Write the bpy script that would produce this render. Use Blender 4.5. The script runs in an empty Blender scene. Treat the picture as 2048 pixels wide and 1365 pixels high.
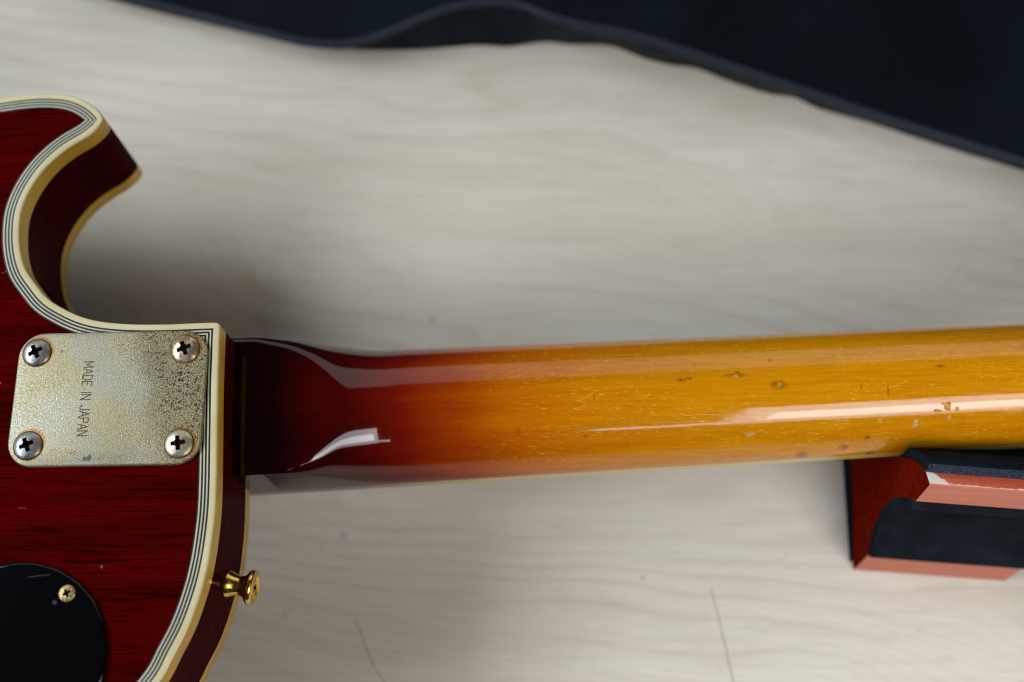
import bpy, bmesh, math, random
from mathutils import Vector, Matrix

random.seed(7)
S = 0.001                      # lengths below are written in millimetres
scene = bpy.context.scene
col = scene.collection

# ------------------------------------------------------------------ camera
# guitar frame: x along the neck, y towards the cutaway, z out of the back; the
# guitar leans up towards its neck rest, so the frame is tilted 5 degrees on the table
F, CX, CY = 2500.0, 1024.0, 682.5
TILT, LIFT = math.radians(-5.0), 95.0
GM = Matrix.Translation((0, 0, LIFT)) @ Matrix.Rotation(TILT, 4, 'Y')
down = Vector((106.0, -837.5, -F)).normalized()
bx_ = 0.020
ax = Vector((1, bx_, -(down.x + down.y*bx_)/down.z)).normalized()
az = -down
ay = az.cross(ax)
RG = Matrix((ax, ay, az))                      # camera axes -> guitar axes
def rayg(px, py):
    return RG @ Vector(((px-CX)/F, -(py-CY)/F, -1.0))
CAMG = -rayg(214, 797)*447.0
CAMW = GM @ CAMG
def G(px, py, z):                              # photo point at height z of the guitar frame
    r = rayg(px, py); return CAMG + r*((z-CAMG.z)/r.z)
def W(px, py, z):                              # photo point at height z above the table
    r = GM.to_3x3() @ rayg(px, py); return CAMW + r*((z-CAMW.z)/r.z)

cam_data = bpy.data.cameras.new('camera')
cam = bpy.data.objects.new('camera', cam_data); col.objects.link(cam)
rot = GM.to_3x3() @ RG
cam.matrix_world = Matrix.Translation(CAMW*S) @ rot.to_4x4()
cam_data.sensor_width = 36.0
cam_data.lens = F/2048.0*36.0
cam_data.clip_start, cam_data.clip_end = 0.01, 50
cam_data.dof.use_dof = True
cam_data.dof.focus_distance = 0.447
cam_data.dof.aperture_fstop = 4.0
cam_data.dof.aperture_blades = 9
scene.camera = cam

# ------------------------------------------------------------------ world and lamps
world = bpy.data.worlds.new('World'); scene.world = world; world.use_nodes = True
bg = world.node_tree.nodes['Background']
bg.inputs[0].default_value = (0.80, 0.88, 1.0, 1); bg.inputs[1].default_value = 0.015

def area_lamp(name, loc, target, sx, sy, radiance, color, spread=180, xdir=None):
    l = bpy.data.lights.new(name, 'AREA'); l.shape = 'RECTANGLE'
    l.size, l.size_y = sx, sy
    l.energy = radiance*math.pi*sx*sy; l.color = color; l.spread = math.radians(spread)
    o = bpy.data.objects.new(name, l); col.objects.link(o)
    o.location = loc
    d = Vector(target)-Vector(loc)
    o.rotation_euler = d.to_track_quat('-Z', 'Y').to_euler()
    if xdir is not None:                       # long side along the given heading
        az_ = -d.normalized(); ax_ = Vector((math.cos(xdir), math.sin(xdir), 0))
        ax_ = (ax_-az_*ax_.dot(az_)).normalized(); ay_ = az_.cross(ax_)
        o.rotation_euler = Matrix((ax_, ay_, az_)).transposed().to_euler()
    return o
SB = (0.97, 0.96, 1.0)
area_lamp('softbox_light', (0.500, -0.365, 0.53), (0.36, -0.10, 0.05), 0.42, 0.30, 2.3, SB, 115, 0.0)
area_lamp('softbox_core_light', (0.515, -0.385, 0.52), (0.36, -0.10, 0.05), 0.38, 0.13, 3.1, SB, 115, 0.0)
area_lamp('added_prong_light', (0.240, -0.495, 0.53), (0.28, -0.10, 0.05), 0.12, 0.032, 3.4, SB, 125, 0.0)  # added thin lamp, draws the lower prong of the neck highlight
area_lamp('far_window_light', (0.3, 2.2, 1.45), (0.2, 0.0, 0.10), 4.0, 1.5, 0.82, (1.0, 0.97, 0.93))
area_lamp('left_window_light', (-1.42, 0.18, 1.27), (0.15, 0.0, 0.05), 1.95, 0.55, 12.6, (0.87, 0.97, 1.09))

scene.view_settings.view_transform = 'Standard'
scene.view_settings.look = 'None'
scene.view_settings.exposure = 0.0
scene.view_settings.gamma = 1.0
scene.view_settings.use_curve_mapping = False
scene.cycles.use_denoising = True
scene.cycles.filter_width = 1.1

# ------------------------------------------------------------------ node helpers
class NT:
    def __init__(s, name):
        s.m = bpy.data.materials.new(name); s.m.use_nodes = True
        s.t = s.m.node_tree; s.n = s.t.nodes
        s.bsdf = s.n['Principled BSDF']
        s.co = s.n.new('ShaderNodeTexCoord').outputs['Object']
    def link(s, a, b): s.t.links.new(a, b)
    def put(s, sock, v):
        if isinstance(v, bpy.types.NodeSocket): s.link(v, sock)
        else:
            if isinstance(v, tuple) and len(v) == 3 and sock.type == 'RGBA': v = v + (1,)
            sock.default_value = v
    def set(s, **k):
        for a, v in k.items(): s.put(s.bsdf.inputs[a.replace('_', ' ')], v)
        return s
    def math(s, op, a, b=0.0, c=None, clamp=False):
        n = s.n.new('ShaderNodeMath'); n.operation = op; n.use_clamp = clamp
        s.put(n.inputs[0], a); s.put(n.inputs[1], b)
        if c is not None: s.put(n.inputs[2], c)
        return n.outputs[0]
    def mapping(s, scale=(1, 1, 1), loc=(0, 0, 0), rot=(0, 0, 0), v=None):
        n = s.n.new('ShaderNodeMapping'); s.link(v or s.co, n.inputs[0])
        n.inputs['Scale'].default_value = scale; n.inputs['Location'].default_value = loc
        n.inputs['Rotation'].default_value = rot
        return n.outputs[0]
    def noise(s, scale, detail=3, rough=0.5, v=None, dist=0.0):
        n = s.n.new('ShaderNodeTexNoise'); s.link(v or s.co, n.inputs['Vector'])
        n.inputs['Scale'].default_value = scale; n.inputs['Detail'].default_value = detail
        n.inputs['Roughness'].default_value = rough; n.inputs['Distortion'].default_value = dist
        return n.outputs['Fac']
    def voronoi(s, scale, v=None):
        n = s.n.new('ShaderNodeTexVoronoi'); s.link(v or s.co, n.inputs['Vector'])
        n.inputs['Scale'].default_value = scale
        return n.outputs['Distance']
    def sep(s, v=None):
        n = s.n.new('ShaderNodeSeparateXYZ'); s.link(v or s.co, n.inputs[0]); return n.outputs
    def comb(s, x, y, z):
        n = s.n.new('ShaderNodeCombineXYZ')
        for i, q in enumerate((x, y, z)): s.put(n.inputs[i], q)
        return n.outputs[0]
    def rng(s, v, a, b, c=0.0, d=1.0, smooth=True):
        n = s.n.new('ShaderNodeMapRange'); n.interpolation_type = 'SMOOTHSTEP' if smooth else 'LINEAR'
        s.put(n.inputs[0], v)
        for i, q in enumerate((a, b, c, d)): s.put(n.inputs[1+i], q)
        return n.outputs[0]
    def mix(s, f, a, b, mode='MIX'):
        n = s.n.new('ShaderNodeMix'); n.data_type = 'RGBA'; n.blend_type = mode
        s.put(n.inputs[0], f); s.put(n.inputs[6], a); s.put(n.inputs[7], b)
        return n.outputs[2]
    def ramp(s, f, stops):
        n = s.n.new('ShaderNodeValToRGB'); s.put(n.inputs[0], f)
        e = n.color_ramp.elements
        while len(e) < len(stops): e.new(0.5)
        for q, (p, c) in zip(e, stops): q.position = p; q.color = c + (1,)
        return n.outputs[0]
    def bump(s, h, strength=0.2, dist=0.0002, target='Normal', n_in=None):
        n = s.n.new('ShaderNodeBump'); s.put(n.inputs['Height'], h)
        n.inputs['Strength'].default_value = strength; n.inputs['Distance'].default_value = dist
        if n_in: s.link(n_in, n.inputs['Normal'])
        if target: s.link(n.outputs[0], s.bsdf.inputs[target])
        return n.outputs[0]
    def spot(s, p, rx, ry, wob=0.5, freq=900, warp=None):
        """soft-edged stain around p (mm), radii in mm, edge broken by noise"""
        x, y, _ = s.sep()
        dx = s.math('DIVIDE', s.math('SUBTRACT', x, p[0]*S), rx*S)
        dy = s.math('DIVIDE', s.math('SUBTRACT', y, p[1]*S), ry*S)
        d = s.math('SQRT', s.math('ADD', s.math('MULTIPLY', dx, dx), s.math('MULTIPLY', dy, dy)))
        w = warp if warp is not None else s.noise(freq, 3)
        d = s.math('ADD', d, s.math('MULTIPLY', s.math('SUBTRACT', w, 0.5), wob*2))
        return s.rng(d, 1.1, 0.6)
    def stroke(s, a, b, w, warp=None, wob=1.0):
        """thin line from a to b (mm)"""
        x, y, _ = s.sep()
        L = math.hypot(b[0]-a[0], b[1]-a[1]); tx, ty = (b[0]-a[0])/L, (b[1]-a[1])/L
        px = s.math('SUBTRACT', x, a[0]*S); py = s.math('SUBTRACT', y, a[1]*S)
        al = s.math('ADD', s.math('MULTIPLY', px, tx), s.math('MULTIPLY', py, ty))
        ac = s.math('ADD', s.math('MULTIPLY', px, -ty), s.math('MULTIPLY', py, tx))
        if warp is not None: ac = s.math('ADD', ac, s.math('MULTIPLY', s.math('SUBTRACT', warp, 0.5), wob*S))
        m = s.rng(s.math('ABSOLUTE', ac), w*S, w*0.3*S)
        m = s.math('MULTIPLY', m, s.rng(al, 0, 1.5*S)); return s.math('MULTIPLY', m, s.rng(al, L*S, (L-1.5)*S))
    def maxi(s, l):
        o = l[0]
        for q in l[1:]: o = s.math('MAXIMUM', o, q)
        return o

def simple(name, color, rough=0.4, metallic=0.0, coat=0.0):
    t = NT(name); t.set(Base_Color=color, Roughness=rough, Metallic=metallic, Coat_Weight=coat, Coat_Roughness=0.05)
    return t

M = {}
# pale birch table
t = NT('birch_table')
warpA = t.noise(4.0, 2, 0.5, t.mapping((0.55, 1.9, 1), (3.1, 1.7, 0), (0, 0, 0.16)))
warpB = t.noise(14.0, 2, 0.5, t.mapping((0.5, 1.6, 1), (0.3, 5.2, 0), (0, 0, 0.16)))
x, y, z_ = t.sep(t.mapping((1, 1, 1), (0, 0, 0), (0, 0, 0.13)))
v = t.math('ADD', t.math('MULTIPLY', y, 68.0), t.math('ADD', t.math('MULTIPLY', warpA, 14.0), t.math('MULTIPLY', warpB, 2.4)))
fr = t.math('FRACT', v)
line = t.math('MULTIPLY', t.rng(fr, 0.45, 0.88), t.rng(fr, 1.0, 0.91))
lvar = t.rng(t.noise(9.0, 2, 0.5, t.mapping((0.6, 1.5, 1), (7, 2, 0))), 0.34, 0.62)
fr2 = t.math('FRACT', t.math('MULTIPLY', v, 3.3))
line2 = t.math('MULTIPLY', t.rng(fr2, 0.4, 0.85), t.rng(fr2, 1.0, 0.88))
blotch = t.noise(11.0, 4, 0.6, t.mapping((0.35, 1.5, 1), (1, 9, 0), (0, 0, 0.13)))
fine = t.noise(300.0, 3, 0.6, t.mapping((0.07, 1.0, 1), (0, 0, 0), (0, 0, 0.13)))
pore = t.noise(1.0, 2, 0.5, t.mapping((90, 900, 1), (4, 1, 0), (0, 0, 0.13)))
c = t.mix(t.rng(blotch, 0.3, 0.72), (0.565, 0.507, 0.405), (0.655, 0.607, 0.512))
c = t.mix(t.math('MULTIPLY', t.math('MULTIPLY', line, lvar), 0.22), c, (0.37, 0.285, 0.185))
c = t.mix(t.math('MULTIPLY', line2, 0.09), c, (0.36, 0.29, 0.20))
c = t.mix(t.rng(fine, 0.42, 0.75, 0.0, 0.26), c, (0.42, 0.365, 0.285))
c = t.mix(t.rng(pore, 0.60, 0.74, 0.0, 0.35), c, (0.33, 0.27, 0.20))
kn = t.noise(70, 3)
def P2(px, py): q = W(px, py, 0); return (q.x, q.y)
marks = t.maxi([t.stroke(P2(712, 1240), P2(730, 1292), 0.75, kn, 1.6), t.stroke(P2(729, 1288), P2(752, 1340), 0.8, kn, 1.6), t.stroke(P2(752, 1338), P2(775, 1372), 0.6, kn, 1.6),
                t.stroke(P2(1422, 1176), P2(1443, 1262), 0.65, kn, 1.6), t.stroke(P2(1442, 1258), P2(1468, 1372), 0.75, kn, 1.6), t.spot(P2(1285, 1156), 1.1, 1.0, 0.5, 500)])
faint = t.maxi([t.stroke(P2(1888, 585), P2(1935, 515), 0.6, kn, 1.6), t.spot(P2(866, 640), 2.6, 2.0, 0.7, 260), t.spot(P2(570, 1228), 1.8, 2.0, 0.7, 260),
                t.spot(P2(686, 1072), 2.0, 2.6, 0.7, 260)])
c = t.mix(t.math('MULTIPLY', marks, 0.48), c, (0.20, 0.19, 0.19))
c = t.mix(t.math('MULTIPLY', faint, 0.24), c, (0.20, 0.19, 0.19))
t.set(Base_Color=c, Roughness=0.5, Specular_IOR_Level=0.35)
t.bump(fine, 0.05, 0.0003)
M['table'] = t.m

# dark red stained mahogany
t = NT('red_mahogany')
gr1 = t.noise(1.0, 3, 0.6, t.mapping((42, 820, 300), (3, 1, 0), (0, 0, 0.01)))
gr2 = t.noise(1.0, 2, 0.5, t.mapping((16, 2600, 600), (9, 4, 0), (0, 0, 0.012)))
gate = t.rng(t.noise(1.0, 2, 0.5, t.mapping((9, 60, 40))), 0.40, 0.62)
bands = t.noise(1.0, 3, 0.5, t.mapping((7, 90, 60), (2, 2, 2)))
c = t.mix(t.rng(bands, 0.32, 0.70), (0.046, 0.0004, 0.0003), (0.088, 0.0008, 0.0006))
c = t.mix(t.math('MULTIPLY', t.rng(gr1, 0.49, 0.67), t.math('ADD', t.math('MULTIPLY', gate, 0.50), 0.50)), c, (0.006, 0.0002, 0.0002))
c = t.mix(t.rng(gr2, 0.50, 0.68, 0, 0.5), c, (0.014, 0.0002, 0.0002))
gr3 = t.noise(1.0, 2, 0.5, t.mapping((120, 2400, 600), (2, 8, 0)))
c = t.mix(t.rng(gr3, 0.60, 0.70, 0, 0.75), c, (0.004, 0.0002, 0.0002))
pn = t.noise(260, 2)
nick = t.maxi([t.stroke(G(0, 549, 0)[:2], G(18, 541, 0)[:2], 0.16, pn, 0.8), t.spot(G(203, 1134, 0)[:2], 0.45, 0.7, 0.6, 1500),
               t.stroke(G(33, 1016, 0)[:2], G(56, 1017, 0)[:2], 0.12, pn, 0.8), 
               t.spot(G(0, 767, 0)[:2], 0.5, 0.5, 0.5, 1500)])
c = t.mix(t.math('MULTIPLY', nick, 0.45), c, (0.28, 0.22, 0.21))
t.set(Base_Color=c, Roughness=0.6, Specular_IOR_Level=0.0, Coat_Weight=0.35, Coat_Roughness=0.035)
M['mahogany'] = t.m

# body sides: the same stain, thick and nearly black
t = NT('dark_red_lacquer')
sn = t.noise(1.0, 3, 0.5, t.mapping((60, 60, 500)))
c = t.mix(t.rng(sn, 0.3, 0.7), (0.022, 0.0012, 0.0010), (0.042, 0.0024, 0.0018))
dust = t.rng(t.noise(1300, 1), 0.765, 0.80)
c = t.mix(t.math('MULTIPLY', dust, 0.5), c, (0.25, 0.2, 0.2))
t.set(Base_Color=c, Roughness=0.4, Specular_IOR_Level=0.0, Coat_Weight=0.07, Coat_Roughness=0.05)
M['side'] = t.m

def plastic(name, c0, c1, rough=0.3):
    t = NT(name)
    n1 = t.noise(45, 3, 0.5); n2 = t.noise(900, 2)
    c = t.mix(t.rng(n1, 0.35, 0.68), c0, c1)
    c = t.mix(t.rng(n2, 0.70, 0.80, 0, 0.45), c, (0.25, 0.17, 0.06))
    t.set(Base_Color=c, Roughness=rough, Coat_Weight=0.3, Coat_Roughness=0.12)
    t.bump(n1, 0.05, 0.0004)
    return t
t = plastic('aged_cream_binding', (0.62, 0.535, 0.285), (0.68, 0.60, 0.36))
M['cream'] = t.m
t = plastic('amber_lacquered_binding', (0.50, 0.285, 0.030), (0.60, 0.37, 0.055), 0.25)
t.set(Coat_Weight=0.0, Specular_IOR_Level=0.2)
M['amber'] = t.m
M['purf_white'] = plastic('purfling_white', (0.50, 0.48, 0.33), (0.58, 0.555, 0.40)).m
M['purf_black'] = simple('purfling_black', (0.006, 0.006, 0.005), 0.35).m
M['red_edge'] = simple('red_lacquer_line', (0.22, 0.008, 0.004), 0.3, 0, 0.6).m

# neck: dark red at the heel fading to amber
t = NT('sunburst_maple')
x, y, z_ = t.sep()
wv = t.noise(1.0, 3, 0.5, t.mapping((14, 130, 100)))
lat = t.math('MULTIPLY', t.math('ABSOLUTE', t.math('SUBTRACT', y, 0.006)), 0.30)
xx = t.math('ADD', t.math('SUBTRACT', x, lat), t.math('MULTIPLY', t.math('SUBTRACT', wv, 0.5), 0.022))
fac = t.rng(xx, 0.035, 0.215, 0, 1, False)
c = t.ramp(fac, [(0.0, (0.005, 0.0002, 0.0002)), (0.10, (0.014, 0.0003, 0.0003)), (0.25, (0.058, 0.0009, 0.0005)),
                 (0.36, (0.150, 0.0065, 0.0008)), (0.475, (0.300, 0.040, 0.0008)), (0.59, (0.480, 0.120, 0.0008)),
                 (0.75, (0.550, 0.186, 0.0010)), (1.0, (0.580, 0.230, 0.0015))])
g1 = t.noise(1.0, 4, 0.65, t.mapping((45, 900, 500), (1, 2, 3)))
c = t.mix(t.rng(g1, 0.35, 0.7, 0.0, 0.65), c, (0.76, 0.66, 0.5), 'MULTIPLY')
g0 = t.noise(1.0, 2, 0.5, t.mapping((10, 70, 60), (6, 2, 3)))
c = t.mix(t.rng(g0, 0.35, 0.7, 0.0, 0.5), c, (0.82, 0.72, 0.6), 'MULTIPLY')
am = t.rng(xx, 0.105, 0.17)
fl = t.noise(1.0, 2, 0.5, t.mapping((330, 2300, 1500), (5, 5, 5), (0, 0, -0.03)))
flg = t.rng(t.noise(1.0, 1, 0.5, t.mapping((18, 60, 40), (3, 8, 1))), 0.32, 0.55)
flm = t.math('MULTIPLY', t.math('MULTIPLY', t.rng(fl, 0.615, 0.68), flg), t.math('MULTIPLY', am, 0.60))
c = t.mix(flm, c, (0.72, 0.42, 0.03))
dk = t.noise(1.0, 2, 0.5, t.mapping((420, 1500, 900), (1, 7, 5)))
c = t.mix(t.math('MULTIPLY', t.rng(dk, 0.70, 0.76), t.math('MULTIPLY', am, 0.5)), c, (0.12, 0.045, 0.004))
wn = t.noise(620, 3, 0.6)
stain, dents = [], []
wn2 = t.noise(1100, 3, 0.6)
for px, py, rx, ry in ((1363, 762, 2.6, 0.9), (1378, 759, 1.4, 0.8), (1470, 752, 5.0, 1.1), (1474, 748, 1.6, 1.5), (1556, 772, 3.6, 2.2),
                       (1776, 782, 0.5, 2.2), (1880, 733, 2.4, 0.7), (1622, 888, 2.8, 1.0), (1703, 877, 2.4, 0.9), (1766, 882, 1.8, 0.8),
                       (1747, 863, 1.5, 0.7), (1035, 860, 1.6, 0.9), (1037, 868, 1.2, 0.8), (1173, 868, 1.4, 0.7), (1539, 720, 1.0, 1.0), (1188, 797, 0.5, 1.3), (1722, 775, 0.5, 1.2)):
    stain.append(t.spot(G(px, py, -28)[:2], rx, ry, 0.95, 620, wn))
for px, py, rx, ry in ((1764, 838, 1.2, 1.1), (1837, 843, 1.9, 1.9), (1896, 812, 1.7, 1.8), (1903, 832, 1.4, 1.2), (1503, 864, 2.6, 0.8), (1470, 757, 1.8, 0.8),
                       (1558, 775, 1.2, 1.4), (1877, 820, 1.5, 0.7), (1916, 817, 1.0, 0.8), (1886, 808, 0.7, 0.6), (1680, 839, 0.5, 0.9)):
    dents.append(t.spot(G(px, py, -30)[:2], rx*0.75, ry*0.75, 1.0, 620, wn2))
stm = t.maxi(stain); dnm = t.maxi(dents)
c = t.mix(t.math('MULTIPLY', stm, t.rng(wn, 0.35, 0.65, 0.30, 0.85)), c, t.mix(t.rng(wn, 0.52, 0.62), (0.25, 0.065, 0.002), (0.070, 0.028, 0.006)))
rim_ = t.math('MULTIPLY', t.math('MULTIPLY', dnm, t.math('SUBTRACT', 1.0, dnm)), 3.2, clamp=True)
c = t.mix(t.math('MULTIPLY', dnm, 0.30), c, (0.62, 0.46, 0.18))
c = t.mix(t.math('MULTIPLY', rim_, t.rng(wn, 0.4, 0.6, 0.15, 0.75)), c, (0.10, 0.045, 0.006))
t.set(Base_Color=c, Roughness=0.5, Specular_IOR_Level=0.0, Coat_Weight=1.0, Coat_Roughness=t.rng(t.noise(1.0, 3, 0.6, t.mapping((60, 600, 400))), 0.3, 0.7, 0.045, 0.085), Coat_IOR=1.52)
cn = t.bump(t.math('MULTIPLY', dnm, t.rng(wn2, 0.3, 0.7, 0.2, 1.0)), 0.8, 0.0007, None)
wav = t.noise(1.0, 2, 0.5, t.mapping((55, 60, 60), (8, 1, 2)))
cn = t.bump(wav, 0.13, 0.0008, None, cn)
scr = t.math('MULTIPLY', t.rng(t.noise(1.0, 2, 0.5, t.mapping((40, 2600, 900), (3, 3, 3), (0, 0, 0.05))), 0.66, 0.72), am)
cn = t.bump(scr, 0.10, 0.0002, None, cn)
pit = t.math('MULTIPLY', t.rng(t.noise(1500, 2), 0.70, 0.8), am)
cn = t.bump(pit, 0.15, 0.0002, 'Coat Normal', cn)
M['neck'] = t.m
M['ebony'] = simple('rosewood_fingerboard', (0.020, 0.010, 0.006), 0.45).m
t = NT('fingerboard_edge')
x, y, z_ = t.sep()
t.set(Base_Color=t.mix(t.rng(x, 0.075, 0.150), (0.16, 0.10, 0.075), (0.60, 0.45, 0.13)), Roughness=0.3, Coat_Weight=0.5)  # shade near the heel put into the colour as a dimmer brown
M['fb_edge'] = t.m

# corroded nickel plate (local origin = plate centre)
t = NT('corroded_nickel')
x, y, z_ = t.sep()
sp1 = t.noise(1150, 3, 0.7); sp2 = t.noise(2600, 2, 0.6); big = t.noise(42, 4, 0.6); mid = t.noise(130, 3, 0.6)
corner = t.math('ADD', t.rng(x, -0.006, 0.030), t.rng(y, -0.018, 0.020, 0, 0.9))
corner = t.math('MULTIPLY', corner, t.rng(x, -0.012, 0.028, 0.0, 0.62))
corner = t.math('ADD', corner, t.math('MULTIPLY', t.math('SUBTRACT', big, 0.5), 0.9), clamp=True)
sp3 = t.noise(1900, 2, 0.7, t.mapping((1, 1, 1), (0.3, 0.1, 0)))
c = t.mix(t.rng(big, 0.36, 0.66), (0.325, 0.305, 0.225), (0.335, 0.275, 0.130))
c = t.mix(t.rng(corner, 0.15, 0.75, 0, 0.7), c, (0.29, 0.235, 0.10))
c = t.mix(t.rng(sp3, 0.44, 0.60, 0, 0.55), c, (0.17, 0.155, 0.10))
c = t.mix(t.math('MULTIPLY', t.rng(sp3, 0.56, 0.66), t.rng(corner, -0.1, 0.6, 0.05, 0.95)), c, (0.075, 0.066, 0.045))
c = t.mix(t.math('MULTIPLY', t.rng(sp2, 0.56, 0.66), t.rng(corner, 0.0, 0.6, 0.35, 0.9)), c, (0.70, 0.66, 0.48))
pn_ = t.noise(760, 1, 0.4, t.mapping((1, 1, 1), (0.7, 0.2, 0)))
pn2 = t.noise(1500, 2, 0.5, t.mapping((1, 1, 1), (0.1, 0.9, 0)))
pits = t.math('MULTIPLY', t.math('MAXIMUM', t.rng(pn_, 0.60, 0.66), t.rng(pn2, 0.60, 0.66)), t.rng(corner, 0.35, 0.95))
pits = t.math('MULTIPLY', pits, t.rng(mid, 0.38, 0.55))
c = t.mix(t.math('MULTIPLY', pits, 0.9), c, (0.030, 0.030, 0.036))
pw = t.noise(1400, 2)
o0 = G(214, 797, 1.6)
def PL(px, py): q = G(px, py, 1.6); return (q.x-o0.x, q.y-o0.y)
gold = t.maxi([t.spot(PL(42, 809), 2.4, 0.42, 0.6, 1400, pw), t.spot(PL(72, 834), 1.2, 0.45, 0.6, 1400, pw), t.spot(PL(107, 903), 1.5, 0.5, 0.8, 1400, pw),
               t.spot(PL(143, 908), 2.2, 0.75, 0.9, 1400, pw), t.spot(PL(195, 920), 1.1, 0.45, 0.9, 1400, pw), t.spot(PL(238, 691), 1.6, 0.8, 0.9, 1400, pw)])
c = t.mix(t.math('MULTIPLY', gold, 0.85), c, t.mix(t.rng(sp2, 0.45, 0.58), (0.10, 0.05, 0.01), (0.62, 0.46, 0.14)))
blob = t.maxi([t.spot(PL(168, 920), 1.1, 1.0, 0.55, 700), t.spot(PL(176, 918), 0.9, 1.3, 0.4, 900), t.spot(PL(122, 705), 0.55, 0.7, 0.4, 900)])
c = t.mix(t.math('MULTIPLY', blob, 0.9), c, (0.10, 0.085, 0.06))
rust = None
SCREWS = ((74, 706, 28, 0), (370, 699, 22, 1), (56, 892, 24, 0), (358, 888, 8, 2))
rr = []
for px, py, a, k in SCREWS:
    q = PL(px, py)
    dx = t.math('SUBTRACT', x, q[0]*S); dy = t.math('SUBTRACT', y, q[1]*S)
    d = t.math('SQRT', t.math('ADD', t.math('MULTIPLY', dx, dx), t.math('MULTIPLY', dy, dy)))
    d = t.math('ADD', d, t.math('MULTIPLY', t.math('SUBTRACT', mid, 0.5), 0.0012))
    rr.append(d)
dm = rr[0]
for q in rr[1:]: dm = t.math('MINIMUM', dm, q)
c = t.mix(t.rng(dm, 0.0075, 0.0056, 0, 0.35), c, (0.34, 0.26, 0.10))
c = t.mix(t.rng(dm, 0.0060, 0.0055, 0, 0.9), c, (0.26, 0.12, 0.02))
t.set(Base_Color=c, Metallic=t.rng(corner, 0.1, 0.8, 0.45, 0.75), Roughness=t.rng(sp1, 0.3, 0.7, 0.30, 0.52))
hb = t.math('SUBTRACT', t.math('ADD', t.math('MULTIPLY', sp2, 0.6), t.math('MULTIPLY', sp1, 0.5)), t.math('MULTIPLY', pits, 1.2))
t.bump(t.math('MULTIPLY', hb, t.rng(corner, 0.0, 0.7, 0.45, 2.4)), 0.8, 0.00034)
M['plate'] = t.m
t = NT('stamped_letter_groove'); t.set(Base_Color=t.mix(t.rng(t.noise(1500), 0.4, 0.65), (0.050, 0.024, 0.007), (0.15, 0.085, 0.022)), Roughness=0.6, Metallic=0.0); M['letter'] = t.m

def screw_mat(name, c0, c1, cr, amount, metallic=0.85):
    t = NT(name)
    n1 = t.noise(420, 3, 0.6); n2 = t.noise(1500, 3, 0.6)
    x, y, z_ = t.sep(); r = t.math('SQRT', t.math('ADD', t.math('MULTIPLY', x, x), t.math('MULTIPLY', y, y)))
    c = t.mix(t.rng(n2, 0.4, 0.65), c0, c1)
    c = t.mix(t.math('MULTIPLY', t.rng(n1, 0.62-0.25*amount, 0.72-0.2*amount), amount), c, cr)
    c = t.mix(t.rng(t.math('ADD', r, t.math('MULTIPLY', t.math('SUBTRACT', n1, 0.5), 0.0012)), 0.0046, 0.0053, 0, 0.9), c, (0.22, 0.10, 0.02))
    t.set(Base_Color=c, Metallic=metallic, Roughness=t.rng(n1, 0.3, 0.7, 0.28, 0.50))
    t.bump(n2, 0.12, 0.00015)
    return t.m
SM = [screw_mat('steel_screw', (0.30, 0.30, 0.30), (0.40, 0.395, 0.385), (0.22, 0.17, 0.10), 0.5),
      screw_mat('rusty_screw', (0.52, 0.42, 0.28), (0.60, 0.48, 0.32), (0.12, 0.065, 0.03), 0.75, 0.6),
      screw_mat('tarnished_screw', (0.55, 0.50, 0.36), (0.62, 0.57, 0.42), (0.22, 0.16, 0.07), 0.45)]
M['recess'] = simple('dark_screw_recess', (0.010, 0.005, 0.003), 0.8).set(Specular_IOR_Level=0.0).m  # near-black colour on the cross recess faces
t = NT('speckled_brass'); n1 = t.noise(1700, 3, 0.7)
t.set(Base_Color=t.ramp(n1, [(0.38, (0.05, 0.03, 0.012)), (0.5, (0.42, 0.29, 0.12)), (0.68, (0.72, 0.58, 0.30))]), Metallic=0.6, Roughness=0.45); t.bump(n1, 0.4, 0.0002)
M['brass'] = t.m
t = NT('gold_plate'); n1 = t.noise(500, 3)
t.set(Base_Color=t.mix(t.rng(n1, 0.4, 0.7), (0.90, 0.58, 0.14), (0.80, 0.48, 0.10)), Metallic=1.0, Roughness=t.rng(n1, 0.3, 0.7, 0.16, 0.34)); t.bump(n1, 0.10, 0.0002)
M['gold'] = t.m
t = NT('black_plastic'); n1 = t.noise(900, 2)
bc = t.maxi([t.spot(G(109, 1205, 2)[:2], 0.9, 0.8, 0.4, 900), t.stroke(G(52, 1155, 2)[:2], G(104, 1149, 2)[:2], 0.22)])
t.set(Base_Color=t.mix(t.math('MULTIPLY', bc, 0.5), (0.0022, 0.0022, 0.0026), (0.08, 0.085, 0.10)), Roughness=0.10, Specular_IOR_Level=0.3)
M['black'] = t.m

# neck rest
t = NT('red_stained_wood')
n1 = t.noise(1.0, 3, 0.6, t.mapping((25, 250, 250)))
t.set(Base_Color=t.mix(t.rng(n1, 0.3, 0.7), (0.090, 0.0040, 0.0010), (0.125, 0.0070, 0.0016)), Roughness=0.5, Specular_IOR_Level=0.0); M['rest_end'] = t.m
t = NT('sheen_red_wood')
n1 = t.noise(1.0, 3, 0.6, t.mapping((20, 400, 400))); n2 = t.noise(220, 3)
t.set(Base_Color=t.mix(t.rng(n1, 0.3, 0.7), (0.50, 0.150, 0.090), (0.58, 0.185, 0.115)), Roughness=0.5, Specular_IOR_Level=0.25); M['rest_land'] = t.m  # same red wood, lamp sheen on the lands put into a paler pink
t = NT('raw_red_wood')
n1 = t.noise(1.0, 3, 0.6, t.mapping((60, 500, 500))); n2 = t.noise(420, 3)
x, y, z_ = t.sep()
M['rest_top_nt'] = t
c = t.mix(t.rng(n1, 0.3, 0.7), (0.40, 0.055, 0.020), (0.58, 0.11, 0.05))
vv = t.math('SUBTRACT', y, 0.0171)
bare = t.rng(t.math('ADD', t.math('ADD', x, t.math('MULTIPLY', vv, 1.25)), t.math('MULTIPLY', t.math('SUBTRACT', n2, 0.5), 0.007)), 0.0088, 0.0070)
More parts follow.
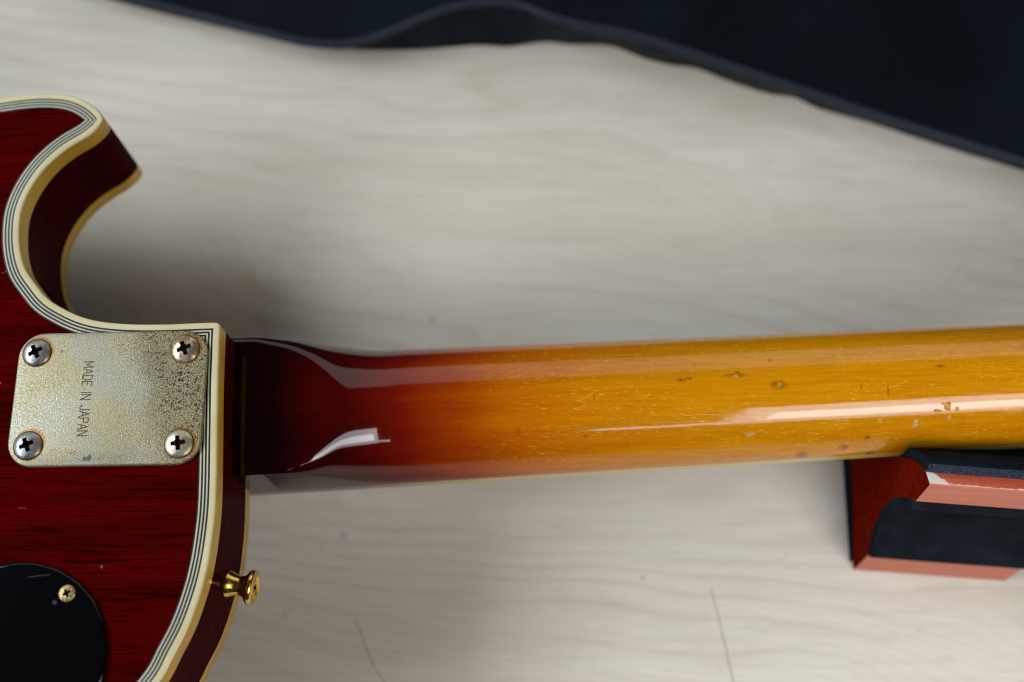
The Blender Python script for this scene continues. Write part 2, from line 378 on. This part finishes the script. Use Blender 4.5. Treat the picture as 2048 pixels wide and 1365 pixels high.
lip = t.rng(t.math('ADD', vv, t.math('MULTIPLY', t.math('SUBTRACT', n2, 0.5), 0.0016)), 0.0011, 0.0006)
c = t.mix(t.math('MAXIMUM', bare, t.math('MULTIPLY', lip, 0.8)), c, (0.74, 0.66, 0.55))
t.set(Base_Color=c, Roughness=0.6); M['rest_top'] = t.m
t = NT('black_foam'); n1 = t.noise(2200, 2, 0.7); n2 = t.noise(90, 3)
c = t.mix(t.rng(n2, 0.35, 0.7), (0.0085, 0.0105, 0.0135), (0.0130, 0.0160, 0.0200))
c = t.mix(t.rng(n1, 0.60, 0.72, 0, 0.5), c, (0.05, 0.065, 0.09))
t.set(Base_Color=c, Roughness=0.9, Specular_IOR_Level=0.0); t.bump(n1, 0.5, 0.0005); M['foam'] = t.m
t = NT('lit_foam_edge'); n1 = t.noise(2000, 2, 0.7)
t.set(Base_Color=t.mix(t.rng(n1, 0.45, 0.68), (0.016, 0.023, 0.036), (0.075, 0.095, 0.125)), Roughness=0.9, Specular_IOR_Level=0.0); t.bump(n1, 0.5, 0.0005); M['foam_edge'] = t.m  # light on the pad's front edge painted as a paler blue
# gig bag
t = NT('black_nylon'); n1 = t.noise(2500, 2); n2 = t.noise(16, 3)
t.set(Base_Color=t.mix(t.rng(n2, 0.35, 0.7), (0.0010, 0.0022, 0.0038), (0.0025, 0.0055, 0.0100)), Roughness=0.7, Specular_IOR_Level=0.08); t.bump(n1, 0.35, 0.0004); M['nylon'] = t.m
t = NT('navy_nylon'); n1 = t.noise(2500, 2); n2 = t.noise(30, 3)
t.set(Base_Color=t.mix(t.rng(n2, 0.35, 0.7), (0.0025, 0.0050, 0.0090), (0.0050, 0.0095, 0.0170)), Roughness=0.6, Specular_IOR_Level=0.15); t.bump(n1, 0.3, 0.0004); M['navy'] = t.m
t = NT('rubber_piping'); t.set(Base_Color=(0.013, 0.019, 0.028), Roughness=0.5, Specular_IOR_Level=0.2); M['piping'] = t.m

# ------------------------------------------------------------------ mesh helpers
def mesh_obj(name, verts, faces, mats, parent=None, smooth=False, midx=None, loc=None, autosmooth=None):
    me = bpy.data.meshes.new(name)
    me.from_pydata([(a[0]*S, a[1]*S, a[2]*S) for a in verts], [], faces)
    for m in (mats if isinstance(mats, (list, tuple)) else [mats]): me.materials.append(m)
    if midx: me.polygons.foreach_set('material_index', midx)
    bm = bmesh.new(); bm.from_mesh(me)
    bmesh.ops.remove_doubles(bm, verts=bm.verts, dist=1e-7)
    bmesh.ops.dissolve_degenerate(bm, dist=1e-7, edges=bm.edges)
    bmesh.ops.recalc_face_normals(bm, faces=bm.faces)
    if autosmooth is not None:
        for e in bm.edges:
            if len(e.link_faces) == 2 and e.calc_face_angle(0) > math.radians(autosmooth): e.smooth = False
    for f in bm.faces: f.smooth = smooth or autosmooth is not None
    bm.to_mesh(me); bm.free()
    o = bpy.data.objects.new(name, me); col.objects.link(o)
    if parent: o.parent = parent
    if loc: o.location = (loc[0]*S, loc[1]*S, loc[2]*S)
    return o
def tag(o, label, cat, kind=None):
    if label: o['label'] = label
    if cat: o['category'] = cat
    if kind: o['kind'] = kind
def loft(rings, closed=True, caps=(False, False)):
    """rings of equal length -> verts, faces"""
    n = len(rings[0]); v = [p for r in rings for p in r]; f = []
    for i in range(len(rings)-1):
        for j in range(n if closed else n-1):
            k = (j+1) % n
            f.append((i*n+j, i*n+k, (i+1)*n+k, (i+1)*n+j))
    if caps[0]: f.append(tuple(range(n)))
    if caps[1]: f.append(tuple((len(rings)-1)*n+j for j in range(n)))
    return v, f
def lathe(prof, seg=48):
    return loft([[(r*math.cos(2*math.pi*j/seg), r*math.sin(2*math.pi*j/seg), z) for j in range(seg)] for r, z in prof], True)
def catmull(pts, step, closed=True):
    out = []; n = len(pts)
    for i in range(n if closed else n-1):
        g = lambda k: pts[k % n] if closed else pts[min(max(k, 0), n-1)]
        p0, p1, p2, p3 = map(Vector, (g(i-1), g(i), g(i+1), g(i+2)))
        d1 = max((p2-p1).length**.5, 1e-4); d0 = max((p1-p0).length**.5, 1e-4); d2 = max((p3-p2).length**.5, 1e-4)
        m1 = (p2-p1) + d1*((p1-p0)/d0 - (p2-p0)/(d0+d1)) if d0 > 1e-3 else (p2-p1)
        m2 = (p2-p1) + d1*((p3-p2)/d2 - (p3-p1)/(d1+d2)) if d2 > 1e-3 else (p2-p1)
        k = max(1, int((p2-p1).length/step))
        for q in range(k):
            u = q/k; h = u*u*(3-2*u)
            out.append((2*u**3-3*u*u+1)*p1 + (u**3-2*u*u+u)*m1 + (-2*u**3+3*u*u)*p2 + (u**3-u*u)*m2)
    if not closed: out.append(Vector(pts[-1]))
    return out

# ------------------------------------------------------------------ table
tv = [(-900, -700, 0), (1300, -700, 0), (1300, 1100, 0), (-900, 1100, 0)]
v = tv + [(a, b, -24) for a, b, _ in tv]
o = mesh_obj('table_top', v, [(0, 1, 2, 3), (7, 6, 5, 4), (0, 4, 5, 1), (1, 5, 6, 2), (2, 6, 7, 3), (3, 7, 4, 0)], M['table'])
tag(o, 'pale birch table top with soft wavy grain and a few pencil marks', 'table', 'structure')

# ------------------------------------------------------------------ guitar
guitar = bpy.data.objects.new('electric_guitar', None); col.objects.link(guitar)
guitar.matrix_world = Matrix.Translation((0, 0, LIFT*S)) @ Matrix.Rotation(TILT, 4, 'Y')
guitar.empty_display_size = 0.05
tag(guitar, 'dark red electric guitar lying face down, amber sunburst neck propped on a block', 'guitar')

# body outline on the back face, clockwise from the horn
px_out = [(0, 195), (37, 190), (92, 186), (139, 190), (168, 200), (192, 216), (205, 231), (207, 238), (204, 246), (196, 256), (176, 273), (139, 295), (106, 321),
          (77, 354), (55, 391), (43, 424), (39, 460), (41, 500), (51, 537), (70, 566), (95, 596), (128, 617), (161, 632), (190, 640), (227, 645), (270, 647.5),
          (333, 647.5), (380, 645.5), (420, 644), (431, 644), (437, 646), (440, 650), (441, 656), (440, 668), (439, 697), (436.5, 774), (435.5, 851), (434.5, 928), (434, 960), (431.5, 1019),
          (425, 1079), (415, 1138), (401, 1191), (377, 1257), (350, 1310), (320, 1365)]
pts = [G(a, b, 0) for a, b in px_out]
pts = [(p.x, p.y) for p in pts] + [(5, -122), (-30, -136), (-70, -140), (-110, -131), (-150, -119), (-190, -121), (-240, -143), (-290, -163), (-335, -158),
      (-375, -120), (-395, -60), (-400, 0), (-395, 60), (-375, 120), (-335, 158), (-290, 163), (-240, 143), (-190, 121), (-150, 117), (-110, 121), (-80, 123)]
OUT = [Vector((p[0], p[1])) for p in catmull([(a, b, 0) for a, b in pts], 1.5)]
nO = len(OUT)
area = sum(OUT[i].x*OUT[(i+1) % nO].y - OUT[(i+1) % nO].x*OUT[i].y for i in range(nO))
sgn = 1.0 if area > 0 else -1.0
NRM = []
for i in range(nO):
    d = OUT[(i+1) % nO]-OUT[i-1]; d.normalize(); NRM.append(Vector((-d.y, d.x))*sgn)
def seg_dist(p, a, b):
    ab = b-a; u = max(0, min(1, (p-a).dot(ab)/max(ab.length_squared, 1e-9))); return (p-a-ab*u).length
def inset(d):
    if d <= 0: return list(OUT)
    q = [OUT[i]+NRM[i]*d for i in range(nO)]
    R_ = int(d*3/1.0)+16
    bad = []
    for i in range(nO):
        m = min(seg_dist(q[i], OUT[(i+k) % nO], OUT[(i+k+1) % nO]) for k in range(-R_, R_))
        bad.append(m < d-0.06)
    i = 0; done = set()
    for i in range(nO):
        if bad[i] and not bad[i-1]:
            j = i
            while bad[j % nO] and j < i+200: j += 1
            a1, a0 = q[i-1], q[i-3]; b1, b0 = q[j % nO], q[(j+2) % nO]
            da, db = (a1-a0), (b1-b0); den = da.x*db.y-da.y*db.x
            ap = (a1+b1)/2
            if abs(den) > 1e-6:
                u = ((b1.x-a1.x)*db.y-(b1.y-a1.y)*db.x)/den; c_ = a1+da*u
                if (c_-ap).length < 4: ap = c_
            for k in range(i, j): q[k % nO] = ap
    return q
def ring(d, z): return [(p.x, p.y, z) for p in inset(d)]

TH = 48.0
widths = [('binding', 2.55), ('k', 0.68), ('w', 0.50), ('k', 0.70), ('w', 0.50), ('k', 0.70), ('w', 0.55), ('k', 0.50)]
edge_w = 0.9
# body: back panel and sides in one mesh
dtot = sum(w for _, w in widths)
r_in = ring(dtot, 0.0)
bm_v = [tuple(p) for p in r_in]; bf = [tuple(range(nO))]; mi = [0]
sides = [ring(0, -8.0), ring(0, -14), ring(0, -28), ring(0, -41.0)]
sv, sf = loft(sides)
off = len(bm_v)
bm_v += sv; bf += [tuple(i+off for i in f) for f in sf]; mi += [1]*len(sf)
inner = [ring(dtot, 0.0), ring(dtot+0.01, -8.0)]
body = mesh_obj('body', bm_v, bf, [M['mahogany'], M['side']], guitar, midx=mi, autosmooth=40)
tag(body, 'dark red mahogany body back with black grain streaks', None)
# outer binding: cream face, rounded corner, amber flank
rb = [ring(2.55, 0.0), ring(0.95, 0.0), ring(0.55, -0.12), ring(0.22, -0.42), ring(0.04, -0.9), ring(0.0, -1.5), ring(0.0, -7.7), ring(0.02, -8.05)]
v, f = loft(rb)
o = mesh_obj('back_binding', v, f, [M['cream'], M['amber'], M['red_edge']], body,
             midx=[0]*(nO*3)+[1]*(nO*3)+[2]*nO, autosmooth=60)
tag(o, 'cream edge binding yellowed along its flank', None)
d0 = 2.55
for kd, wd in widths[1:]:
    v, f = loft([ring(d0, -0.002), ring(d0+wd, -0.002)])
    o = mesh_obj('purfling_line', v, f, M['purf_black'] if kd == 'k' else M['purf_white'], body)
    tag(o, 'thin black purfling line' if kd == 'k' else 'thin ivory purfling line', None)
    d0 += wd
v, f = loft([ring(0.0, -41.0), ring(-0.0, -41.2), ring(0.0, -47.2), ring(0.8, -TH)])
o = mesh_obj('front_binding', v, f, M['amber'], body, autosmooth=50)
tag(o, 'amber binding around the front edge', None)
# carved front, resting on its bridge
v = []; f = []
rings = [ring(0.8, -TH)]
cen = Vector((-190, 0))
for s_, z_c in ((0.9, -51), (0.7, -57), (0.4, -60)):
    rings.append([(cen.x+(p[0]-cen.x)*s_, cen.y+(p[1]-cen.y)*s_, z_c) for p in rings[0]])
v, f = loft(rings, True, (False, True))
mesh_obj('carved_front', v, f, M['side'], body, smooth=True)
zb = -(LIFT-0.3)/math.cos(TILT)
v, f = loft([[(-265, -40, -58), (-250, -40, -58), (-250, 40, -58), (-265, 40, -58)],
             [(-265, -40, zb+22.6), (-250, -40, zb+21.6), (-250, 40, zb+21.6), (-265, 40, zb+22.6)]], True, (True, True))
mesh_obj('bridge', v, f, M['gold'], body)

# ---- neck
yc = lambda x: 4.15+.0345*(x-82)
hw = lambda x: 26.9-.0120*(x-82)
ZF = -50.0                     # neck / fingerboard joint
zback = lambda x: -26.5-0.004*(x-82)
HEEL = -20.5
ton = [G(a, b, HEEL) for a, b in ((517, 969), (566, 961), (596, 945), (625, 922), (654, 884), (672, 848), (681, 819), (678, 793), (660, 752), (625, 711), (581, 687), (546, 679))]
tong = catmull([(p.x, p.y, 0) for p in ton], 2.0, False)
tong = [Vector((p.x, p.y+(2.0 if p.y < 0 and p.x < 72 else 0.0)*min(1.0, max(0.0, (72-p.x)/8)))) for p in tong]
tong = [Vector((20, tong[0].y-1.5)), Vector((tong[0].x-10, tong[0].y-1.2))] + tong + [Vector((tong[-1].x-6, tong[-1].y+1.5)), Vector((20, tong[-1].y+1.5))]
def inside(p):
    r = False
    for i in range(len(tong)):
        a, b = tong[i], tong[i-1]
        if (a.y > p.y) != (b.y > p.y) and p.x < (b.x-a.x)*(p.y-a.y)/(b.y-a.y)+a.x: r = not r
    return r
def heel_f(x, y):
    if x > 125: return 0.0
    p = Vector((x, y))
    d = min(seg_dist(p, tong[i], tong[i+1]) for i in range(len(tong)-1))
    if inside(p): d = -d
    L = 25.0
    u = max(0.0, min(1.0, d/L))
    soft = (1-u)**2.0
    k = 2.2                                   # round the rim over
    if d < -k: return 1.0
    if d < k:
        q = (d+k)/(2*k); end = (1-k/L)**2.0
        return 1.0-(1.0-end)*q*q*(2.0-q)*1.0
    return soft
rings = []
nx, nt = 300, 72
xs = [34+ (k/150)*100 for k in range(150)] + [134+(k/110)*300 for k in range(111)]
for x in xs:
    r = []
    for j in range(nt+1):
        a = math.pi*j/nt
        ca, sa = math.cos(a), math.sin(a)
        n_ = 2.0
        yy = yc(x) - hw(x)*math.copysign(abs(ca)**(2/n_), ca)
        zz = ZF + (zback(x)-ZF)*abs(sa)**(2/n_)
        if 0 < j < nt:
            ff = heel_f(x, yy)
            # let the rim of the heel stand a little inside the neck's full width
            zz = zz + (HEEL-zz)*ff
        r.append((x, yy, zz))
    rings.append(r)
for it in range(16):
    new = [list(r) for r in rings]
    for i in range(1, 190):
        for j in range(2, nt-1):
            zz = (rings[i-1][j][2]+rings[i+1][j][2]+rings[i][j-1][2]+rings[i][j+1][2])*0.125+rings[i][j][2]*0.5
            if rings[i][j][0] < 128: new[i][j] = (rings[i][j][0], rings[i][j][1], zz)
        for j in (1, nt-1):
            if rings[i][j][0] < 128:
                new[i][j] = (rings[i][j][0], rings[i][j][1], rings[i][j][2]*0.5+(rings[i-1][j][2]+rings[i+1][j][2])*0.25)
    rings = new
v, f = loft(rings, False)
n1 = nt+1
f.append(tuple(range(n1))); f.append(tuple((len(rings)-1)*n1+j for j in range(n1)))
neck = mesh_obj('neck', v, f, M['neck'], guitar, autosmooth=50)
tag(neck, 'glossy bolt-on neck fading from dark red heel to worn amber', None)
# fingerboard with its pale edge
def board(y0, y1, z0, z1, xa=36, xb=434):
    q = [(xa, y0(xa)), (xb, y0(xb)), (xb, y1(xb)), (xa, y1(xa))]
    return loft([[(a, b, z0) for a, b in q], [(a, b, z1) for a, b in q]], True, (True, True))
v, f = board(lambda x: yc(x)-hw(x)+1.6, lambda x: yc(x)+hw(x)-1.6, ZF-0.1, -56)
fb = mesh_obj('fingerboard', v, f, M['ebony'], neck)
for s_ in (-1, 1):
    a_ = (lambda x: yc(x)-hw(x)-0.05) if s_ < 0 else (lambda x: yc(x)+hw(x)-1.6)
    b_ = (lambda x: yc(x)-hw(x)+1.6) if s_ < 0 else (lambda x: yc(x)+hw(x)+0.05)
    v, f = board(a_, b_, ZF-0.05, -55.6)
    mesh_obj('fingerboard_binding', v, f, M['fb_edge'], neck)
# headstock beyond the frame
q = [(434, -22), (450, -30), (520, -36), (590, -34), (600, -4), (604, 16), (598, 36), (588, 62), (518, 62), (450, 54), (434, 46)]
v, f = loft([[(a, b*0.92+5, -40) for a, b in q], [(a, b*0.92+5, -54) for a, b in q]], True, (True, True))
mesh_obj('headstock', v, f, M['neck'], guitar)

# ---- neck plate
pc = G(214, 797, 1.6)
def rrect(w, h, r, d, z, seg=10):
    out = []
    for cx, cy, a0 in ((w/2-r, h/2-r, 0), (-w/2+r, h/2-r, 90), (-w/2+r, -h/2+r, 180), (w/2-r, -h/2+r, 270)):
        for k in range(seg+1):
            a = math.radians(a0+90*k/seg); out.append((cx+(r-d)*math.cos(a), cy+(r-d)*math.sin(a), z))
    return out
PWd, PHt = 69.2, 49.6
v, f = loft([rrect(PWd, PHt, 9.2, d, z-1.6) for d, z in ((0, 0.02), (0, 0.9), (0.12, 1.25), (0.4, 1.5), (0.9, 1.6))], True, (True, True))
plate = mesh_obj('neck_plate', v, f, M['plate'], guitar, loc=(pc.x+0.45, pc.y+0.35, 1.6), autosmooth=35)
tag(plate, 'corroded nickel neck plate with stamped country of origin', None)

def cross_inside(x, y, R):
    a, b = abs(x)/R, abs(y)/R
    if a < b: a, b = b, a
    return a < 0.47 and b < (0.135 if a > 0.24 else 0.135+(0.24-a)*0.55)
def screw_mesh(R, H, depth, seg=96, rn=34):
    prof = lambda r: H*(1-(r/R)**2)**0.62 if r < R else 0.0
    v = [(0, 0, prof(0)-depth)]; fc = []; mi = []
    for i in range(1, rn+1):
        r = R*min(1, (i/rn))
        for j in range(seg):
            a = 2*math.pi*j/seg; x, y = r*math.cos(a), r*math.sin(a)
            z = prof(r)
            if cross_inside(x, y, R): z -= depth*(1-0.55*r/(0.47*R))
            v.append((x, y, z))
    for j in range(seg): v.append((R*math.cos(2*math.pi*j/seg), R*math.sin(2*math.pi*j/seg), -0.5))
    for j in range(seg): fc.append((0, 1+j, 1+(j+1) % seg)); mi.append(1)
    for i in range(rn):
        for j in range(seg):
            a, b = 1+i*seg+j, 1+i*seg+(j+1) % seg
            q = (a, b, b+seg, a+seg); fc.append(q)
            deep = sum(1 for k in q if k < 1+rn*seg and cross_inside(v[k][0], v[k][1], R))
            mi.append(1 if deep >= 2 else 0)
    return v, fc, mi
sv, sf, smi = screw_mesh(5.35, 1.9, 1.5)
slabel = {0: 'grey steel cross-head screw', 1: 'rust-spotted cross-head screw', 2: 'tarnished yellow cross-head screw'}
for px, py, a, k in SCREWS:
    q = PL(px, py)
    o = mesh_obj('screw', sv, sf, [SM[k], M['recess']], plate, midx=smi, loc=(q[0]-0.45, q[1]-0.35, 0.02), autosmooth=30)
    o.rotation_euler.z = math.radians(a)
    tag(o, slabel[k], None)

# stamped lettering: strokes cut as shallow ribs, letters read downwards
GLY = {'M': ([(0, 0), (0, 1), (.5, .25), (1, 1), (1, 0)],), 'A': ([(0, 0), (.5, 1), (1, 0)], [(.2, .36), (.8, .36)]),
       'D': ([(0, 0), (0, 1), (.55, 1), (.9, .82), (1, .5), (.9, .18), (.55, 0), (0, 0)],), 'E': ([(1, 0), (0, 0), (0, 1), (1, 1)], [(0, .52), (.82, .52)]),
       'I': ([(.5, 0), (.5, 1)],), 'N': ([(0, 0), (0, 1), (1, 0), (1, 1)],), 'J': ([(1, 1), (1, .25), (.8, .03), (.4, 0), (.08, .12), (0, .3)],),
       'P': ([(0, 0), (0, 1), (.7, 1), (1, .87), (1, .62), (.7, .48), (0, .48)],)}
tw = {'M': 2.05, 'A': 2.0, 'D': 1.75, 'E': 1.6, 'I': 0.5, 'N': 1.75, 'J': 1.5, 'P': 1.65}
p_top, p_bot = PL(178.5, 724), PL(163.5, 872)
ad = Vector((p_bot[0]-p_top[0], p_bot[1]-p_top[1])); Ltxt = ad.length; ad.normalize()
up = Vector((-ad.y, ad.x))                     # letter tops point right
txt = 'MADE IN JAPAN'; gap, space = 0.55, 1.75
tot = sum((space if ch == ' ' else tw[ch]+gap) for ch in txt)-gap
k_ = Ltxt/tot; cur = 0; capH = 3.55; sw = 0.19
v = []; f = []
for ch in txt:
    if ch == ' ': cur += space*k_; continue
    for line in GLY[ch]:
        P = [Vector(p_top)+ad*(cur+a*tw[ch]*k_)+up*((b-0.5)*capH) for a, b in line]
        for i in range(len(P)-1):
            d = (P[i+1]-P[i]).normalized(); n = Vector((-d.y, d.x))*sw; e = d*sw*0.8
            b0 = len(v)
            for w_, z in ((P[i]-n-e, 0.012), (P[i]+n-e, 0.012), (P[i+1]+n+e, 0.012), (P[i+1]-n+e, 0.012)): v.append((w_.x, w_.y, z+0.0008*len(f)))
            f.append((b0, b0+1, b0+2, b0+3))
    cur += (tw[ch]+gap)*k_
o = mesh_obj('stamped_lettering', v, f, M['letter'], plate, loc=(-0.45, -0.35, 0))
tag(o, 'brown stamped letters reading MADE IN JAPAN', None)

# ---- round black cover with its screw
cc = Vector((-23.3, -90.4)); RC = 32.3
prof = [(RC, 0.02), (RC, 1.1), (RC-0.25, 1.5), (RC-0.8, 1.85), (RC-1.3, 1.95), (RC*0.5, 1.96), (0.0, 1.96)]
v, f = lathe(prof, 160)
rr_ = random.Random(3)
wob = [0.0]*160
for j in range(160): wob[j] = 0.12*math.sin(j*0.9)+0.10*rr_.uniform(-1, 1)
v = [(p[0]*(1+wob[i % 160]/RC*(1 if i < 480 else 0)), p[1]*(1+wob[i % 160]/RC*(1 if i < 480 else 0)), p[2]) for i, p in enumerate(v)]
v = [(p[0]+cc.x, p[1]+cc.y, p[2]) for p in v]
cover = mesh_obj('switch_cover', v, f, M['black'], guitar, autosmooth=40)
tag(cover, 'round black plastic switch cover', None)
q = G(134, 1187, 2)
sv, sf, smi = screw_mesh(2.9, 0.7, 0.8, 64, 24)
o = mesh_obj('screw', sv, sf, [M['brass'], M['recess']], cover, midx=smi, loc=(q.x, q.y, 1.97), autosmooth=30)
o.rotation_euler.z = 0.5
tag(o, 'small speckled brass screw', None)

# ---- strap button on the side
def near_out(p):
    return min(range(nO), key=lambda i: (OUT[i]-p).length)
ib = near_out(Vector(G(459, 1171, -26)[:2]))
base = OUT[ib]; nn = -NRM[ib]
prof = [(0.0, 0.0), (4.7, 0.0), (4.95, 0.5), (4.9, 1.0), (4.5, 2.0), (3.9, 3.2), (3.5, 4.6), (3.45, 5.6), (3.8, 6.7), (4.7, 7.6), (5.8, 8.3), (6.35, 9.0), (6.4, 9.8), (6.1, 10.5),
        (5.5, 10.9), (4.9, 10.85), (4.4, 10.3), (3.4, 9.9)]
v, f = lathe(prof, 64)
btn = mesh_obj('strap_button', v, f, M['gold'], guitar, autosmooth=50, loc=(base.x, base.y, -26))
axis = Vector((nn.x, nn.y, 0.0)).normalized()
btn.rotation_euler = axis.to_track_quat('Z', 'Y').to_euler()
tag(btn, 'gold-plated strap button', None)
sv, sf, smi = screw_mesh(3.5, 1.0, 1.0, 64, 24)
o = mesh_obj('screw', sv, sf, [M['gold'], M['recess']], btn, midx=smi, loc=(0, 0, 9.85), autosmooth=30)

# ------------------------------------------------------------------ neck rest
P0, P1 = W(1706.7, 1140, 0), W(2008, 1162.6, 0)
u = (P1-P0).normalized(); LEN = (P1-P0).length
rest = bpy.data.objects.new('neck_rest', None); col.objects.link(rest)
rest.location = P0*S; rest.rotation_euler.z = math.atan2(u.y, u.x); rest.empty_display_size = 0.03
tag(rest, 'red wooden neck rest block with black foam pads under the guitar neck', 'neck rest')
SK = -0.05
def prism(prof, l0=0.0, l1=LEN, bev=0.0):
    return loft([[(l0+SK*a, a, b) for a, b in prof], [(l1+SK*a, a, b) for a, b in prof]], True, (True, True))
curve = [(4.2, 19.6), (8.0, 22.6), (11.0, 26.5), (14.6, 32.0), (17.5, 39.0), (19.2, 46.0), (19.8, 53.0), (19.2, 61.0), (17.6, 68.5), (15.6, 75.0)]
wood = [(0, 0.0), (2.4, 16.7), (3.0, 19.0)] + curve + [(14.3, 77.6), (14.1, 78.8), (17.1, 94.2), (23.0, 91.0), (24.5, 89.0), (29, 81), (33, 70), (36.5, 64.5), (42, 62), (76, 62), (80, 58), (80, 0), (62, 0), (54, 4.5), (40, 6.5), (26, 4.5), (18, 0)]
v, f = prism(wood)
nW = len(wood)
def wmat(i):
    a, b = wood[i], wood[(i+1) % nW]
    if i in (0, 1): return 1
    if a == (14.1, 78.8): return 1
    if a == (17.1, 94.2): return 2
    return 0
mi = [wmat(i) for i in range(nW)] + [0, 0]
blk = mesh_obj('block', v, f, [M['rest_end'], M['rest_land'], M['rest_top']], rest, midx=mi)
bm = bmesh.new(); bm.from_mesh(blk.data)
def sharp(e): return len(e.link_faces) == 2 and e.calc_face_angle(0) > math.radians(28)
def lands(e): return all(q.material_index in (1, 2) for q in e.link_faces)
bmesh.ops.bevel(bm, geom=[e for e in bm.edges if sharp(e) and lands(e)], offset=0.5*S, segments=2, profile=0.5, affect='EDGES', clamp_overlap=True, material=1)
bmesh.ops.bevel(bm, geom=[e for e in bm.edges if sharp(e) and not lands(e) and e.calc_length() > 3*S], offset=0.3*S, segments=2, profile=0.5, affect='EDGES', clamp_overlap=True, material=0)
for q in bm.faces: q.smooth = False
bm.to_mesh(blk.data); bm.free()
def offs(line, d):
    out = []
    for i, p in enumerate(line):
        a = Vector(line[max(i-1, 0)]); b = Vector(line[min(i+1, len(line)-1)]); t_ = (b-a).normalized()
        out.append((p[0]-t_.y*d, p[1]+t_.x*d))
    return out
fc = offs(curve, 4.0)
fo = fc[::-1]
v, f = prism([(a, b) for a, b in curve] + fo, 0.25, LEN-0.25)
o = mesh_obj('foam_pad', v, f, M['foam'], rest, autosmooth=35); tag(o, 'black foam pad in the front hollow', None)
tl = [(22.3, 91.55), (24.8, 89.1), (29.2, 81.2), (33.2, 70.2), (36.7, 64.7), (42.1, 62.2), (76, 62.2)]
tu = [(24.6, 95.3), (28.0, 92.4), (32.6, 83.0), (36.6, 72.0), (39.6, 67.6), (43.5, 65.9), (76, 65.9)]
v, f = prism(tl + tu[::-1], 0.25, LEN-0.25)
o = mesh_obj('foam_pad', v, f, [M['foam'], M['foam_edge']], rest, autosmooth=35, midx=[1 if i == len(tl)+len(tu)-1 else 0 for i in range(len(f))]); tag(o, 'black foam pad cradling the neck', None)
v, f = prism([(3.5, 0.15), (4.5, 2.0), (20, 4.6), (40, 6.3), (60, 4.6), (74, 3.2), (74, 0.15)], -1.5, LEN+1.0)
o = mesh_obj('foam_pad', v, f, M['foam'], rest); tag(o, 'black foam pad under the block', None)

# ------------------------------------------------------------------ gig bag
bag = bpy.data.objects.new('gig_bag', None); col.objects.link(bag)
bag.empty_display_size = 0.05
bot = [(60, -48), (150, -22), (250, 8), (400, 45), (540, 78), (620, 93), (700, 100), (830, 101), (960, 92), (1020, 95), (1050, 90), (1090, 85), (1140, 90), (1220, 93),
       (1292, 120), (1348, 133), (1388, 137), (1460, 165), (1545, 191), (1589, 196), (1629, 216), (1741, 248), (1909, 302), (2048, 344), (2300, 430), (2600, 530)]
pip = [(60, -62, 10), (150, -36, 10), (250, -6, 10), (400, 32, 10), (540, 68, 11), (620, 86, 11), (700, 88, 12), (780, 64, 15), (850, 34, 19), (910, 14, 22), (975, 5, 24), (1040, 10, 25),
       (1095, 32, 26), (1152, 48, 26), (1264, 70, 26), (1376, 104, 26), (1460, 132, 26), (1600, 179, 26), (1741, 227, 26), (1909, 280, 26), (2048, 324, 26), (2300, 408, 26), (2600, 508, 26)]
def lerp_at(l, x):
    for i in range(len(l)-1):
        if l[i][0] <= x <= l[i+1][0]:
            k = (x-l[i][0])/(l[i+1][0]-l[i][0]); return [l[i][q]+(l[i+1][q]-l[i][q])*k for q in range(len(l[0]))]
    return l[-1]
pipS = catmull([(W(a, b, h).x, W(a, b, h).y, h) for a, b, h in pip], 4.0, False)
botS = [Vector((W(a, b, 0).x, W(a, b, 0).y, 0.4)) for a, b in bot]
botS = catmull([tuple(p) for p in botS], 4.0, False)
def resample(l, n):
    L = [0]
    for i in range(1, len(l)): L.append(L[-1]+(l[i]-l[i-1]).length)
    out = []; k = 0
    for i in range(n):
        s_ = L[-1]*i/(n-1)
        while k < len(L)-2 and L[k+1] < s_: k += 1
        out.append(l[k].lerp(l[k+1], min(1, (s_-L[k])/max(L[k+1]-L[k], 1e-6))))
    return out
# pair by x so the wall stays upright
nB = 220
pr = resample(pipS, nB)
def by_x(l, x):
    for i in range(len(l)-1):
        if l[i].x <= x <= l[i+1].x: return l[i].lerp(l[i+1], (x-l[i].x)/max(l[i+1].x-l[i].x, 1e-6))
    return l[0] if x < l[0].x else l[-1]
br = [by_x(botS, p.x) for p in pr]
rings = []
for k in range(7):
    s_ = k/6; row = []
    for i, (p, b) in enumerate(zip(pr, br)):
        q = p.lerp(b, s_)
        bul = math.sin(s_*math.pi)*(1.2*math.sin(i*0.33)+0.8*math.sin(i*0.77+1))
        row.append((q.x, q.y+bul*0.8, q.z))
    rings.append(row)
v, f = loft(rings, False)
o = mesh_obj('side_panel', v, f, M['navy'], bag, smooth=True)
rings = []
for k in range(24):
    s_ = k/23; row = []
    for i, p in enumerate(pr):
        yy = p.y+s_*420
        dome = 15*math.sin(min(1, s_*3)*math.pi/2)+4*math.sin(p.x*0.021+s_*6)*min(1, s_*4)+2.5*math.sin(p.x*0.047-s_*13)*min(1, s_*4)
        row.append((p.x+0.15*s_*420*0, yy, p.z-0.6+dome))
    rings.append(row)
v, f = loft(rings, False)
mesh_obj('top_panel', v, f, M['nylon'], bag, smooth=True)
rings = []
for i in range(nB):
    d = (pr[min(i+1, nB-1)]-pr[max(i-1, 0)]).normalized(); s1 = d.cross(Vector((0, 0, 1))).normalized(); s2 = s1.cross(d)
    rings.append([tuple(pr[i]+s1*2.1*math.cos(a)+s2*2.1*math.sin(a)) for a in [2*math.pi*j/10 for j in range(10)]])
v, f = loft(rings, True, (True, True))
mesh_obj('piping', v, f, M['piping'], bag, smooth=True)
tag(bag, 'black nylon gig bag with corded seam lying behind the guitar', 'gig bag')
